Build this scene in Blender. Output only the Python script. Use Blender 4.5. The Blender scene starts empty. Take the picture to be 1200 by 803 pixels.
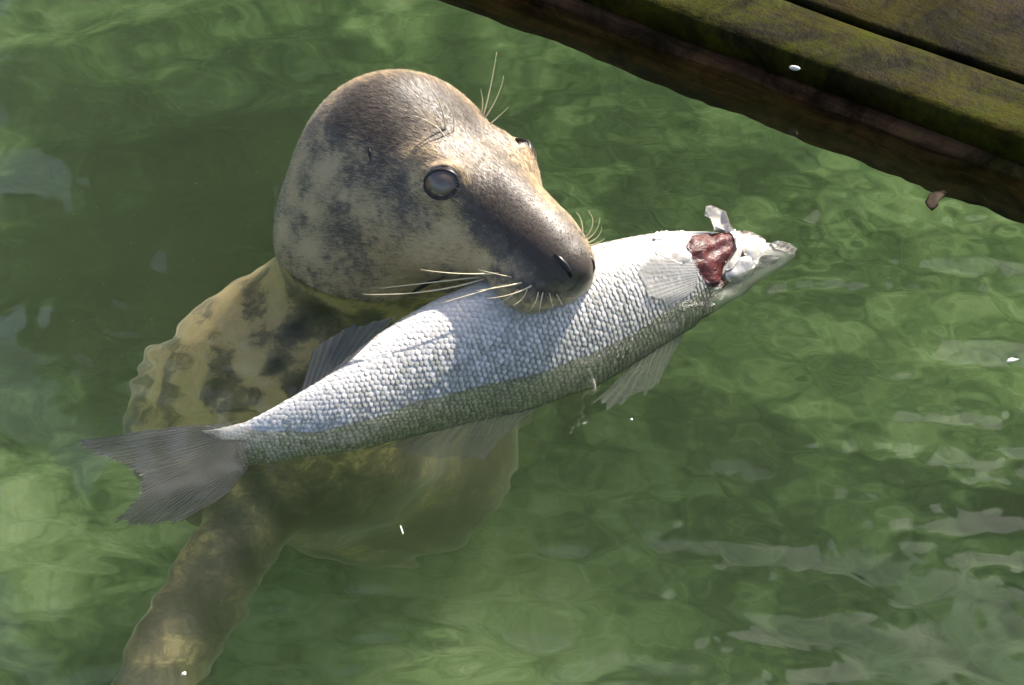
import bpy, bmesh, math, random
import numpy as np
from mathutils import Vector, Matrix
from mathutils.bvhtree import BVHTree
from mathutils import geometry as mgeo

random.seed(7)
RNG = np.random.default_rng(7)
S = bpy.context.scene
COL = S.collection

# ------------------------------------------------------------------ camera, sky, sun, exposure
PITCH = math.radians(38.0)
DIST = 3.2
TANX = 0.54 / DIST                                    # half frame width at unit distance
CAMP = np.array([0.0, -DIST * math.cos(PITCH), DIST * math.sin(PITCH)])
cd = bpy.data.cameras.new('camera')
cam = bpy.data.objects.new('camera', cd)
COL.objects.link(cam)
cam.location = CAMP
cam.rotation_euler = (math.pi / 2 - PITCH, 0, 0)
cd.sensor_width = 36.0
cd.lens = 18.0 / TANX
cd.clip_start, cd.clip_end = 0.05, 3000.0
S.camera = cam

SUN_AZ, SUN_EL = math.radians(38), math.radians(42)    # azimuth from +y towards +x
world = bpy.data.worlds.new('World')
S.world = world
world.use_nodes = True
wn = world.node_tree
sky = wn.nodes.new('ShaderNodeTexSky')
sky.sky_type = 'NISHITA'
sky.sun_disc = False
sky.sun_elevation = SUN_EL
sky.sun_rotation = SUN_AZ
sky.dust_density = 2.6
sky.air_density = 0.8
sky.ozone_density = 0.7
wn.links.new(sky.outputs[0], wn.nodes['Background'].inputs[0])
wn.nodes['Background'].inputs[1].default_value = 0.11
ld = bpy.data.lights.new('sun', 'SUN')
ld.energy = 5.0
ld.angle = math.radians(0.6)
ld.color = (1.0, 0.925, 0.82)
sun = bpy.data.objects.new('sun', ld)
COL.objects.link(sun)
sd = Vector((math.sin(SUN_AZ) * math.cos(SUN_EL), math.cos(SUN_AZ) * math.cos(SUN_EL), math.sin(SUN_EL)))
sun.rotation_euler = sd.to_track_quat('Z', 'Y').to_euler()
sun.location = (2, 2, 3)

S.view_settings.view_transform = 'Standard'
S.view_settings.look = 'None'
S.view_settings.exposure = 0.93
S.view_settings.gamma = 1.0
S.cycles.use_denoising = True
S.cycles.max_bounces = 14
S.cycles.transmission_bounces = 12
S.cycles.transparent_max_bounces = 24
S.cycles.volume_bounces = 2
S.cycles.blur_glossy = 0.45
S.cycles.sample_clamp_indirect = 60.0

# ------------------------------------------------------------------ view helpers (where a thing of the photograph stands)
RV = np.array([1.0, 0, 0])
FV = np.array([0, math.cos(PITCH), -math.sin(PITCH)])
UV = np.array([0, math.sin(PITCH), math.cos(PITCH)])
BV = -FV


def ray(px, py):
    d = FV + RV * ((px - 600.0) / 600.0 * TANX) - UV * ((py - 401.5) / 600.0 * TANX)
    return d / np.linalg.norm(d)


def at_z(px, py, z=0.0):
    d = ray(px, py)
    return CAMP + d * ((z - CAMP[2]) / d[2])


def under(px, py, depth):
    """the point at a depth below the water that is seen, refracted, at that place"""
    d = ray(px, py)
    p = CAMP + d * (-CAMP[2] / d[2])
    h = np.array([d[0], d[1], 0.0]) / 1.33
    t = np.array([h[0], h[1], -math.sqrt(1 - h[0] ** 2 - h[1] ** 2)])
    return p + t * (depth / -t[2])


def at_depth(px, py, zc):
    """zc metres nearer to the camera than the middle of the picture"""
    d = ray(px, py)
    return CAMP + d * ((DIST - zc) / float(d @ FV))


def view(x, y, z):
    v = RV * x + UV * y + BV * z
    return v / np.linalg.norm(v)


# ------------------------------------------------------------------ material helpers
def new_mat(name):
    m = bpy.data.materials.new(name)
    m.use_nodes = True
    nt = m.node_tree
    return m, nt, nt.nodes['Principled BSDF'], nt.nodes['Material Output']


def nd(nt, typ, **kw):
    n = nt.nodes.new(typ)
    for k, v in kw.items():
        if k in n.inputs.keys() if isinstance(k, str) else False:
            n.inputs[k].default_value = v
        else:
            setattr(n, k, v)
    return n


def lk(nt, a, b):
    nt.links.new(a, b)


def coords(nt, scale=(1, 1, 1), rot=(0, 0, 0)):
    tc = nt.nodes.new('ShaderNodeTexCoord')
    mp = nt.nodes.new('ShaderNodeMapping')
    mp.inputs['Scale'].default_value = scale
    mp.inputs['Rotation'].default_value = rot
    lk(nt, tc.outputs['Object'], mp.inputs['Vector'])
    return mp.outputs[0]


def noise(nt, vec, scale, detail=4.0, rough=0.55, dist=0.0):
    n = nt.nodes.new('ShaderNodeTexNoise')
    n.inputs['Scale'].default_value = scale
    n.inputs['Detail'].default_value = detail
    n.inputs['Roughness'].default_value = rough
    n.inputs['Distortion'].default_value = dist
    if vec is not None:
        lk(nt, vec, n.inputs['Vector'])
    return n.outputs['Fac']


def ramp(nt, fac, stops):
    r = nt.nodes.new('ShaderNodeValToRGB')
    el = r.color_ramp.elements
    while len(el) < len(stops):
        el.new(0.5)
    for e, (p, c) in zip(el, stops):
        e.position = p
        e.color = (c[0], c[1], c[2], 1) if len(c) == 3 else c
    lk(nt, fac, r.inputs[0])
    return r.outputs[0]


def mathn(nt, op, a, b=None, c=None, clamp=False):
    n = nt.nodes.new('ShaderNodeMath')
    n.operation = op
    n.use_clamp = clamp
    for i, v in enumerate((a, b, c)):
        if v is None:
            continue
        if isinstance(v, (int, float)):
            n.inputs[i].default_value = v
        else:
            lk(nt, v, n.inputs[i])
    return n.outputs[0]


def mixc(nt, fac, a, b, mode='MIX'):
    n = nt.nodes.new('ShaderNodeMix')
    n.data_type = 'RGBA'
    n.blend_type = mode
    for sock, v in ((n.inputs['Factor'], fac), (n.inputs['A'], a), (n.inputs['B'], b)):
        pass
    ins = [i for i in n.inputs if i.enabled]
    for sock, v in zip(ins, (fac, a, b)):
        if isinstance(v, (int, float)):
            sock.default_value = v
        elif isinstance(v, tuple):
            sock.default_value = (v[0], v[1], v[2], 1)
        else:
            lk(nt, v, sock)
    return [o for o in n.outputs if o.enabled][0]


def bump(nt, height, strength, dist, normal=None):
    b = nt.nodes.new('ShaderNodeBump')
    b.inputs['Strength'].default_value = strength
    b.inputs['Distance'].default_value = dist
    lk(nt, height, b.inputs['Height'])
    if normal is not None:
        lk(nt, normal, b.inputs['Normal'])
    return b.outputs[0]


def attr(nt, name):
    a = nt.nodes.new('ShaderNodeAttribute')
    a.attribute_name = name
    return a.outputs['Fac']


# ------------------------------------------------------------------ object helpers
def mesh_obj(name, verts, faces, mat, parent=None, smooth=True):
    me = bpy.data.meshes.new(name)
    me.from_pydata([tuple(map(float, v)) for v in verts], [], [tuple(map(int, f)) for f in faces])
    if smooth:
        me.polygons.foreach_set('use_smooth', [True] * len(me.polygons))
    me.materials.append(mat)
    me.update()
    o = bpy.data.objects.new(name, me)
    COL.objects.link(o)
    if parent is not None:
        o.parent = parent
    return o


def put_attr(o, name, vals):
    a = o.data.attributes.new(name, 'FLOAT', 'POINT')
    a.data.foreach_set('value', np.asarray(vals, dtype=np.float32))


def tag(o, label=None, cat=None, group=None, kind=None):
    for k, v in (('label', label), ('category', cat), ('group', group), ('kind', kind)):
        if v:
            o[k] = v
    return o


def empty(name, loc):
    o = bpy.data.objects.new(name, None)
    o.empty_display_size = 0.05
    COL.objects.link(o)
    o.location = loc
    return o


def tube(path, radii, seg=6):
    """a tapered tube along a path -> verts, faces"""
    P = np.asarray(path, float)
    n = len(P)
    T = np.gradient(P, axis=0)
    T /= np.linalg.norm(T, axis=1)[:, None] + 1e-9
    ref = np.array([0.0, 0, 1]) if abs(T[0, 2]) < 0.9 else np.array([1.0, 0, 0])
    V = []
    for i in range(n):
        a = np.cross(T[i], ref)
        a /= np.linalg.norm(a) + 1e-9
        b = np.cross(T[i], a)
        for k in range(seg):
            w = 2 * math.pi * k / seg
            V.append(P[i] + radii[i] * (math.cos(w) * a + math.sin(w) * b))
    F = []
    for i in range(n - 1):
        for k in range(seg):
            k2 = (k + 1) % seg
            F.append((i * seg + k, i * seg + k2, (i + 1) * seg + k2, (i + 1) * seg + k))
    F.append(tuple(range(seg))[::-1])
    F.append(tuple((n - 1) * seg + k for k in range(seg)))
    return V, F


def fbm2(x, y, seed, waves, lo, hi, gain=1.0, direction=None, spread=math.pi):
    """a random sea: sine waves with wavelengths lo..hi whose slope is about gain"""
    r = np.random.default_rng(seed)
    z = np.zeros(np.broadcast(x, y).shape)
    for i in range(waves):
        lam = lo * (hi / lo) ** r.random()
        a = (direction if direction is not None else 0) + (r.random() * 2 - 1) * spread
        k = 2 * math.pi / lam
        z += np.sin(k * (x * math.cos(a) + y * math.sin(a)) + r.random() * 6.283) * gain / (k * math.sqrt(waves / 2))
    return z


def sstep(a, b, v):
    t = np.clip((v - a) / (b - a), 0, 1)
    return t * t * (3 - 2 * t)


# ------------------------------------------------------------------ water, pool floor
FLOOR_Z = -0.72


def to_px(P):
    P = np.asarray(P, float) - CAMP
    w = P @ FV
    return 600 + 600 / TANX * (P @ RV) / w, 401.5 - 600 / TANX * (P @ UV) / w


def grown(lo, hi, step, far, g=1.28):
    a = list(np.arange(lo, hi + step / 2, step))
    s = step
    x = a[-1]
    while x < far:
        s *= g
        x += s
        a.append(x)
    s = step
    x = a[0]
    while x > -far:
        s *= g
        x -= s
        a.insert(0, x)
    return np.array(a)


NECK_C = at_z(455, 300)
FISH_A, FISH_B = at_z(255, 522), at_z(930, 296)


def water_height(X, Y):
    near = np.exp(-((X / 1.6) ** 2 + (Y / 1.6) ** 2))
    z = fbm2(X, Y, 3, 10, 0.22, 0.60, 0.030, math.radians(60), 0.6)                  # slow swell
    left = sstep(0.05, -0.45, X - 0.35 * Y)
    z = z + left * fbm2(X, Y, 11, 7, 0.12, 0.32, 0.045, math.radians(-52), 0.35)       # long streaks on the left
    right = sstep(-0.15, 0.35, X - 0.1 * Y)
    z = z + (0.35 + 0.65 * right) * fbm2(X, Y, 21, 16, 0.05, 0.15, 0.055, math.radians(75), 0.9) * near
    z = z + (0.30 + 0.70 * right) * fbm2(X, Y, 31, 16, 0.022, 0.05, 0.031, math.radians(60), 1.3) * near
    # rings that leave the neck
    r = np.hypot(X - NECK_C[0], Y - NECK_C[1])
    z = z + 0.00013 * np.sin(r * 2 * math.pi / 0.045 + 1.5 * np.sin(3 * np.arctan2(Y - NECK_C[1], X - NECK_C[0]))) * np.exp(-((r - 0.2) / 0.12) ** 2)
    # busy water along the fish
    d = FISH_B[:2] - FISH_A[:2]
    L = np.linalg.norm(d)
    d = d / L
    s = (X - FISH_A[0]) * d[0] + (Y - FISH_A[1]) * d[1]
    q = -(X - FISH_A[0]) * d[1] + (Y - FISH_A[1]) * d[0]
    f = np.exp(-(q / 0.07) ** 2) * sstep(-0.25, 0.05, s) * sstep(L + 0.2, L - 0.02, s)
    z = z + f * fbm2(X, Y, 43, 14, 0.035, 0.085, 0.09) * near
    z = z + f * fbm2(X, Y, 41, 22, 0.012, 0.035, 0.07) * near
    sh = at_z(235, 430)
    w = np.exp(-(((X - sh[0]) / 0.13) ** 2 + ((Y - sh[1]) / 0.13) ** 2))
    z = z + w * fbm2(X, Y, 47, 16, 0.02, 0.06, 0.075, math.radians(20), 1.2)
    # dimples at the lower edge and on the near right
    g = np.exp(-(((Y + 0.55) / 0.22) ** 2)) * near
    z = z + g * fbm2(X, Y, 51, 14, 0.03, 0.07, 0.05, math.radians(85), 0.8)
    return z


def build_water():
    xs = grown(-0.72, 0.72, 0.0038, 60.0)
    ys = grown(-0.72, 0.86, 0.0042, 60.0)
    X, Y = np.meshgrid(xs, ys)
    Z = water_height(X, Y)
    nx, ny = len(xs), len(ys)
    V = np.stack([X, Y, Z], -1).reshape(-1, 3)
    i = np.arange(nx * ny).reshape(ny, nx)
    F = np.stack([i[:-1, :-1], i[:-1, 1:], i[1:, 1:], i[1:, :-1]], -1).reshape(-1, 4)
    m, nt, bs, out = new_mat('sea_water')
    nt.nodes.remove(bs)
    g = nt.nodes.new('ShaderNodeBsdfGlass')
    g.inputs['IOR'].default_value = 1.333
    g.inputs['Roughness'].default_value = 0.0
    lk(nt, g.outputs[0], out.inputs['Surface'])
    ab = nt.nodes.new('ShaderNodeVolumeAbsorption')
    ab.inputs['Color'].default_value = (0.585, 0.75, 0.50, 1)
    ab.inputs['Density'].default_value = 1.0
    sc = nt.nodes.new('ShaderNodeVolumeScatter')
    sc.inputs['Color'].default_value = (0.64, 0.80, 0.50, 1)
    sc.inputs['Density'].default_value = 0.40
    sc.inputs['Anisotropy'].default_value = 0.3
    ad = nt.nodes.new('ShaderNodeAddShader')
    lk(nt, ab.outputs[0], ad.inputs[0])
    lk(nt, sc.outputs[0], ad.inputs[1])
    lk(nt, ad.outputs[0], out.inputs['Volume'])
    o = mesh_obj('water', V, F, m)
    o['kind'] = 'structure'


def build_floor():
    xs = grown(-1.3, 1.3, 0.02, 60.0)
    ys = grown(-0.9, 2.2, 0.02, 60.0)
    X, Y = np.meshgrid(xs, ys)
    near = np.exp(-((X / 3) ** 2 + (Y / 3) ** 2))
    Z = FLOOR_Z + 0.28 * sstep(0.05, -0.75, Y) + near * (fbm2(X, Y, 61, 14, 0.25, 0.9, 0.22) + fbm2(X, Y, 62, 14, 0.07, 0.2, 0.16))
    nx, ny = len(xs), len(ys)
    V = np.stack([X, Y, Z], -1).reshape(-1, 3)
    i = np.arange(nx * ny).reshape(ny, nx)
    F = np.stack([i[:-1, :-1], i[:-1, 1:], i[1:, 1:], i[1:, :-1]], -1).reshape(-1, 4)
    m, nt, bs, out = new_mat('algae_caustic_floor')
    v = coords(nt)
    n1 = noise(nt, v, 2.6, 5, 0.6, 0.4)
    n2 = noise(nt, v, 14, 3, 0.55, 0.2)
    n3 = noise(nt, v, 60, 3, 0.6, 0.3)
    f = mathn(nt, 'ADD', mathn(nt, 'MULTIPLY', n1, 0.55), mathn(nt, 'MULTIPLY', n2, 0.45))
    f = mathn(nt, 'ADD', f, mathn(nt, 'MULTIPLY', mathn(nt, 'SUBTRACT', n3, 0.5), 0.34))
    vo = nt.nodes.new('ShaderNodeTexVoronoi')  # pale cells in the floor colour stand in for rippling sunlight
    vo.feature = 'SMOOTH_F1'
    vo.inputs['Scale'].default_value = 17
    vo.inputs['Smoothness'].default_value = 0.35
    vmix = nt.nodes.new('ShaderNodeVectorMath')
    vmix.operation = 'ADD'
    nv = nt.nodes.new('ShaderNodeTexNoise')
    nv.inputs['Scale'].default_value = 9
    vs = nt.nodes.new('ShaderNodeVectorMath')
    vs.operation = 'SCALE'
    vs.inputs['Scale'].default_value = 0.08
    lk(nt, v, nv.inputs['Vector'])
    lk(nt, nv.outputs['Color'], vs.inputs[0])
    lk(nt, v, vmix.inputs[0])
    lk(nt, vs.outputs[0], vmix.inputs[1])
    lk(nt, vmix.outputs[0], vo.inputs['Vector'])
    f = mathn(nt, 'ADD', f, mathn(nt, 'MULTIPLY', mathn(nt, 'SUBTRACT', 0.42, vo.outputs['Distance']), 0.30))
    f = mathn(nt, 'ADD', f, attr(nt, 'painted_tone'))
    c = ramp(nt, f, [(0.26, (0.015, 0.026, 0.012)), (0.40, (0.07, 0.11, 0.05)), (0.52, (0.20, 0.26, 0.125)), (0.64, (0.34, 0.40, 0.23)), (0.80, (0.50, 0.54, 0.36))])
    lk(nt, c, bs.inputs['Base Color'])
    bs.inputs['Roughness'].default_value = 0.9
    lk(nt, bump(nt, n2, 0.8, 0.03), bs.inputs['Normal'])
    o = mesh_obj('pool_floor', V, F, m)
    painted_tone = np.zeros(len(V))
    for px, py, r, a in ((190, 260, .24, -.26), (60, 330, .16, -.15), (330, 120, .24, -.16), (100, 120, .2, -.10), (700, 130, .25, -.09), (520, 760, .20, .14), (130, 640, .14, .12), (700, 680, .16, .08), (1000, 600, .22, -.06), (800, 480, .2, -.05), (1050, 760, .14, .08)):  # dark blobs paint weed and shade left of the head, pale ones the foreground
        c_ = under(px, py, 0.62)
        painted_tone += a * np.exp(-((V[:, 0] - c_[0]) ** 2 + (V[:, 1] - c_[1]) ** 2) / r ** 2)
    put_attr(o, 'painted_tone', painted_tone)
    o['kind'] = 'structure'


build_water()
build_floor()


# ------------------------------------------------------------------ wooden raft with mossy planks
def wood_mat(name, dark, mid, moss, moss_amt, along):
    m, nt, bs, out = new_mat(name)
    v = coords(nt, (1, 1, 1), (0, 0, -along))
    mp = nt.nodes.new('ShaderNodeMapping')
    mp.inputs['Scale'].default_value = (2.2, 26, 26)
    lk(nt, v, mp.inputs['Vector'])
    grain = noise(nt, mp.outputs[0], 2.2, 8, 0.7, 0.6)
    patch = noise(nt, v, 5.5, 6, 0.65, 0.5)
    fine = noise(nt, v, 70, 5, 0.7)
    base = mixc(nt, ramp(nt, grain, [(0.35, (0, 0, 0)), (0.65, (1, 1, 1))]), dark, mid)
    mf = mathn(nt, 'ADD', mathn(nt, 'MULTIPLY', patch, 0.95), mathn(nt, 'MULTIPLY', grain, 0.10))
    mf = mathn(nt, 'ADD', mf, mathn(nt, 'MULTIPLY', mathn(nt, 'SUBTRACT', fine, 0.5), 0.5))
    mf = ramp(nt, mf, [(0.60 - 0.28 * moss_amt, (0, 0, 0)), (0.78 - 0.22 * moss_amt, (1, 1, 1))])
    mcol = mixc(nt, fine, tuple(0.45 * x for x in moss), tuple(1.5 * x for x in moss))
    yel = ramp(nt, noise(nt, v, 12, 4, 0.6), [(0.55, (0, 0, 0)), (0.75, (1, 1, 1))])
    mcol = mixc(nt, mathn(nt, 'MULTIPLY', yel, 0.6), mcol, (0.040, 0.024, 0.002))
    dk = ramp(nt, noise(nt, v, 9, 6, 0.7, 0.8), [(0.40, (0.22, 0.20, 0.17)), (0.58, (1, 1, 1))])
    lk(nt, mixc(nt, 1.0, mixc(nt, mf, base, mcol), dk, 'MULTIPLY'), bs.inputs['Base Color'])
    lk(nt, ramp(nt, mathn(nt, 'ADD', mathn(nt, 'MULTIPLY', fine, .5), mathn(nt, 'MULTIPLY', patch, .5)), [(0.3, (0.45, .45, .45)), (0.7, (0.9, .9, .9))]), bs.inputs['Roughness'])
    bs.inputs['Specular IOR Level'].default_value = 0.06
    h = mathn(nt, 'ADD', mathn(nt, 'MULTIPLY', grain, 0.5), mathn(nt, 'MULTIPLY', fine, 0.9))
    lk(nt, bump(nt, h, 0.7, 0.006), bs.inputs['Normal'])
    return m


DECK_Z = 0.050
E0, E1 = at_z(560, -43, DECK_Z), at_z(1200, 192, DECK_Z)          # lower edge of the nearest plank
WD = (E1 - E0)
WD[2] = 0
WD /= np.linalg.norm(WD)
WN = np.array([-WD[1], WD[0], 0.0])                               # away from the water
RAFT_O = at_z(900, 82, DECK_Z) + WN * 0.045


def plank_mesh(a, b, off0, off1, ztop, zbot, seed, step=0.02, wob=0.0022, bev=0.006):
    """a board along the raft between a and b, off0..off1 across it: worn, uneven edges"""
    n = int((b - a) / step)
    prof = [(off0, zbot), (off0, (ztop + zbot) / 2), (off0 + 0.0, ztop - bev), (off0 + bev * 0.35, ztop - bev * 0.35), (off0 + bev, ztop)]
    k = 7
    for i in range(1, k):
        prof.append((off0 + bev + (off1 - off0 - 2 * bev) * i / k, ztop))
    prof += [(off1 - bev, ztop), (off1 - bev * 0.35, ztop - bev * 0.35), (off1, ztop - bev), (off1, (ztop + zbot) / 2), (off1, zbot)]
    r = np.random.default_rng(seed)
    ts = np.linspace(a, b, n + 1)
    V = []
    m = len(prof)
    for t in ts:
        for j, (q, z) in enumerate(prof):
            e = fbm2(np.array(t), np.array(q * 3 + j * 0.002), seed, 9, 0.03, 0.3, 0.05)
            e2 = fbm2(np.array(t), np.array(q * 2), seed + 5, 9, 0.03, 0.4, 0.035)
            V.append(RAFT_O + WD * t + WN * (q + float(e) * (wob / 0.004)) + np.array([0, 0, z - DECK_Z + float(e2) * (wob / 0.004)]))
    F = []
    for i in range(n):
        for j in range(m):
            j2 = (j + 1) % m
            F.append((i * m + j, (i + 1) * m + j, (i + 1) * m + j2, i * m + j2))
    F.append(tuple(range(m)))
    F.append(tuple(n * m + j for j in range(m))[::-1])
    return V, F


def build_raft():
    along = math.atan2(WD[1], WD[0])
    root = empty('wooden_raft', tuple(RAFT_O * np.array([1, 1, 0])))
    tag(root, 'low wooden raft of wet mossy planks along the upper right edge of the water', 'raft')
    inv = Matrix.Translation(-root.location)
    m1 = wood_mat('mossy_wood', (0.010, 0.007, 0.003), (0.034, 0.022, 0.009), (0.038, 0.041, 0.002), 1.0, along)
    m2 = wood_mat('worn_wood', (0.009, 0.006, 0.003), (0.034, 0.023, 0.011), (0.025, 0.023, 0.0015), 0.75, along)
    m3 = wood_mat('waterlogged_wood', (0.04, 0.021, 0.010), (0.15, 0.080, 0.038), (0.05, 0.04, 0.01), 0.25, along)

    def part(name, V, F, m):
        o = mesh_obj(name, [np.asarray(v) - np.array(root.location) for v in V], F, m, root)
        return o
    W1 = 0.107
    part('plank', *plank_mesh(-0.9, 1.0, 0.0, W1, DECK_Z, DECK_Z - 0.034, 101, bev=0.012), m1)
    part('plank', *plank_mesh(-0.9, 1.0, W1 + 0.0035, W1 + 0.175, DECK_Z + 0.002, DECK_Z - 0.034, 102), m2)
    part('plank', *plank_mesh(-0.9, 1.0, W1 + 0.187, W1 + 0.36, DECK_Z - 0.002, DECK_Z - 0.034, 103), m1)
    part('beam', *plank_mesh(-0.92, 1.02, -0.012, 0.10, DECK_Z - 0.036, -0.10, 104, wob=0.004, bev=0.012), m3)
    part('beam', *plank_mesh(-0.92, 1.02, 0.30, 0.40, DECK_Z - 0.037, -0.10, 105, wob=0.004, bev=0.012), m3)
    return root


raft = build_raft()


# ------------------------------------------------------------------ unseen wall added beyond the picture to darken the water's reflection
def build_wall():
    m, nt, bs, out = new_mat('dark_reflection_wall')
    v = coords(nt)
    lk(nt, ramp(nt, noise(nt, v, 3, 6, 0.65), [(0.3, (0.03, 0.035, 0.025)), (0.7, (0.10, 0.10, 0.075))]), bs.inputs['Base Color'])
    bs.inputs['Roughness'].default_value = 0.9
    V, F = [], []
    for x0, x1, h in ((-1.62, 0.98, 6.2), (0.982, 1.35, 5.2), (1.352, 2.1, 4.5)):
        b = len(V)
        for z in (-0.8, h):
            V += [(x0, 5.0, z), (x1, 5.0, z), (x1, 5.8, z), (x0, 5.8, z)]
        F += [tuple(b + i for i in f) for f in ((0, 1, 5, 4), (1, 2, 6, 5), (2, 3, 7, 6), (3, 0, 4, 7), (4, 5, 6, 7))]
    o = mesh_obj('added_reflection_wall', V, F, m, smooth=False)
    o['kind'] = 'structure'


build_wall()


# ------------------------------------------------------------------ the seal
def V3(*a):
    return np.array(a, float)


HF = view(0.67, -0.62, 0.41)
HA = view(0.67, 0.27, -0.69)
HA = HA - HF * (HA @ HF)
HA /= np.linalg.norm(HA)
HU = np.cross(HF, HA)
if HU[2] < 0:
    HU = -HU
HM = at_depth(566, 195, -0.002)


def hp(f, l, u):
    return HM + HF * f + HA * l + HU * u


def smin(a, b, k):
    h = np.clip(0.5 + 0.5 * (b - a) / k, 0, 1)
    return b + (a - b) * h - k * h * (1 - h)


def ell(P, c, r, ax=None):
    x, y, z = P
    ax = ax if ax is not None else (HF, HA, HU)
    k0 = 0
    k1 = 0
    for a, rr in zip(ax, r):
        q = (x - c[0]) * np.float32(a[0]) + (y - c[1]) * np.float32(a[1]) + (z - c[2]) * np.float32(a[2])
        k0 = k0 + (q / rr) ** 2
        k1 = k1 + (q / (rr * rr)) ** 2
    k0 = np.sqrt(k0)
    return k0 * (k0 - 1) / (np.sqrt(k1) + 1e-6)


def cone(P, a, b, r1, r2):
    x, y, z = P
    ba = np.asarray(b) - np.asarray(a)
    L = float(ba @ ba)
    h = ((x - a[0]) * np.float32(ba[0]) + (y - a[1]) * np.float32(ba[1]) + (z - a[2]) * np.float32(ba[2])) / L
    h = np.clip(h, 0, 1)
    d = np.sqrt((x - a[0] - ba[0] * h) ** 2 + (y - a[1] - ba[1] * h) ** 2 + (z - a[2] - ba[2] * h) ** 2)
    return d - (r1 + (r2 - r1) * h)


EYE_N = hp(0.0, -0.0545, -0.006)
EYE_F = hp(0.0, 0.0545, -0.006)
EYE_R = 0.0228


def eye_axes(s):
    o_ = hp(0.30, s * 0.95, 0.42) - HM
    o_ /= np.linalg.norm(o_)
    b_ = -HF - 0.75 * HU
    b_ = b_ - o_ * (b_ @ o_)
    b_ /= np.linalg.norm(b_)
    return o_, b_, np.cross(o_, b_)


# axis of the body below the water
B0 = hp(-0.094, 0, -0.180)
BN = np.array([B0[0] - 0.005, B0[1] - 0.01, -0.12])
B1 = under(350, 430, 0.215)
B2 = under(335, 485, 0.295)
B3 = under(445, 528, 0.53)
B4 = B3 + np.array([0.0, 0.20, -0.16])
B5 = B4 + np.array([-0.1, 0.6, -0.08])
FL = [under(335, 550, 0.28), under(285, 620, 0.29), under(245, 690, 0.30), under(200, 765, 0.31), under(140, 860, 0.33)]
FLN = np.array([0.25, -0.55, 0.8])
FLN /= np.linalg.norm(FLN)


def seal_sdf(P):
    d = ell(P, hp(-0.098, 0, -0.086), (0.112, 0.106, 0.112))
    d = smin(d, ell(P, hp(-0.094, 0, -0.180), (0.106, 0.106, 0.106)), 0.06)
    d = smin(d, ell(P, hp(-0.040, 0, -0.048), (0.088, 0.078, 0.056)), 0.03)
    d = smin(d, cone(P, hp(0.0, 0, -0.056), hp(0.125, 0, -0.037), 0.066, 0.0445), 0.03)
    d = smin(d, cone(P, hp(0.02, 0, -0.048), hp(0.095, 0, -0.036), 0.062, 0.0475), 0.02)
    for s in (-1, 1):
        d = smin(d, ell(P, hp(0.116, 0.029 * s, -0.053), (0.043, 0.031, 0.034)), 0.011)       # whisker pads
        d = smin(d, ell(P, hp(-0.030, 0.040 * s, -0.082), (0.078, 0.050, 0.052)), 0.03)      # cheeks
        d = smin(d, ell(P, hp(-0.004, 0.046 * s, -0.010), (0.040, 0.0225, 0.024)), 0.022)      # round the eyes
    d = smin(d, ell(P, hp(0.148, 0, -0.023), (0.022, 0.028, 0.024)), 0.010)                  # nose pad
    d = smin(d, cone(P, hp(-0.02, 0, -0.118), hp(0.095, 0, -0.108), 0.050, 0.022), 0.012)     # lower jaw
    # neck, trunk
    d = smin(d, cone(P, B0, BN, 0.100, 0.100), 0.03)
    d = smin(d, cone(P, BN, B1, 0.100, 0.118), 0.035)
    d = smin(d, cone(P, B1, B2, 0.122, 0.160), 0.08)
    d = smin(d, cone(P, B2, B3, 0.165, 0.130), 0.06)
    d = smin(d, cone(P, B3, B4, 0.15, 0.15), 0.08)
    d = smin(d, cone(P, B4, B5, 0.15, 0.08), 0.08)
    # fore flipper
    fa = (FL[4] - FL[1]) / np.linalg.norm(FL[4] - FL[1])
    fn = FLN - fa * (FLN @ fa)
    fn /= np.linalg.norm(fn)
    fw = np.cross(fn, fa)
    d = smin(d, cone(P, FL[0], FL[2], 0.046, 0.034), 0.04)
    d = smin(d, ell(P, (FL[1] + FL[3]) / 2 + 0.0, (0.15, 0.043, 0.024), (fa, fw, fn)), 0.03)
    d = smin(d, ell(P, (FL[2] + FL[4]) / 2, (0.14, 0.041, 0.018), (fa, fw, fn)), 0.03)
    # lid folds and eye openings
    for e, (o_, b_, t_) in ((EYE_N, eye_axes(-1)), (EYE_F, eye_axes(1))):
        x, y, z = P
        qo, qb, qt = [(x - e[0]) * np.float32(a[0]) + (y - e[1]) * np.float32(a[1]) + (z - e[2]) * np.float32(a[2]) for a in (o_, b_, t_)]
        d = smin(d, np.sqrt((np.sqrt(qb ** 2 + (qt * 1.18) ** 2) - 0.0215) ** 2 + (qo - 0.0085) ** 2) - (0.0034 if e is EYE_N else 0.0016), 0.008)
    for e, (o_, b_, t_) in ((EYE_N, eye_axes(-1)), (EYE_F, eye_axes(1))):
        d = -smin(-d, ell(P, e + o_ * 0.014, (0.017, 0.0180, 0.0146), (o_, b_, t_)), 0.004)
    return d


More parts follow.
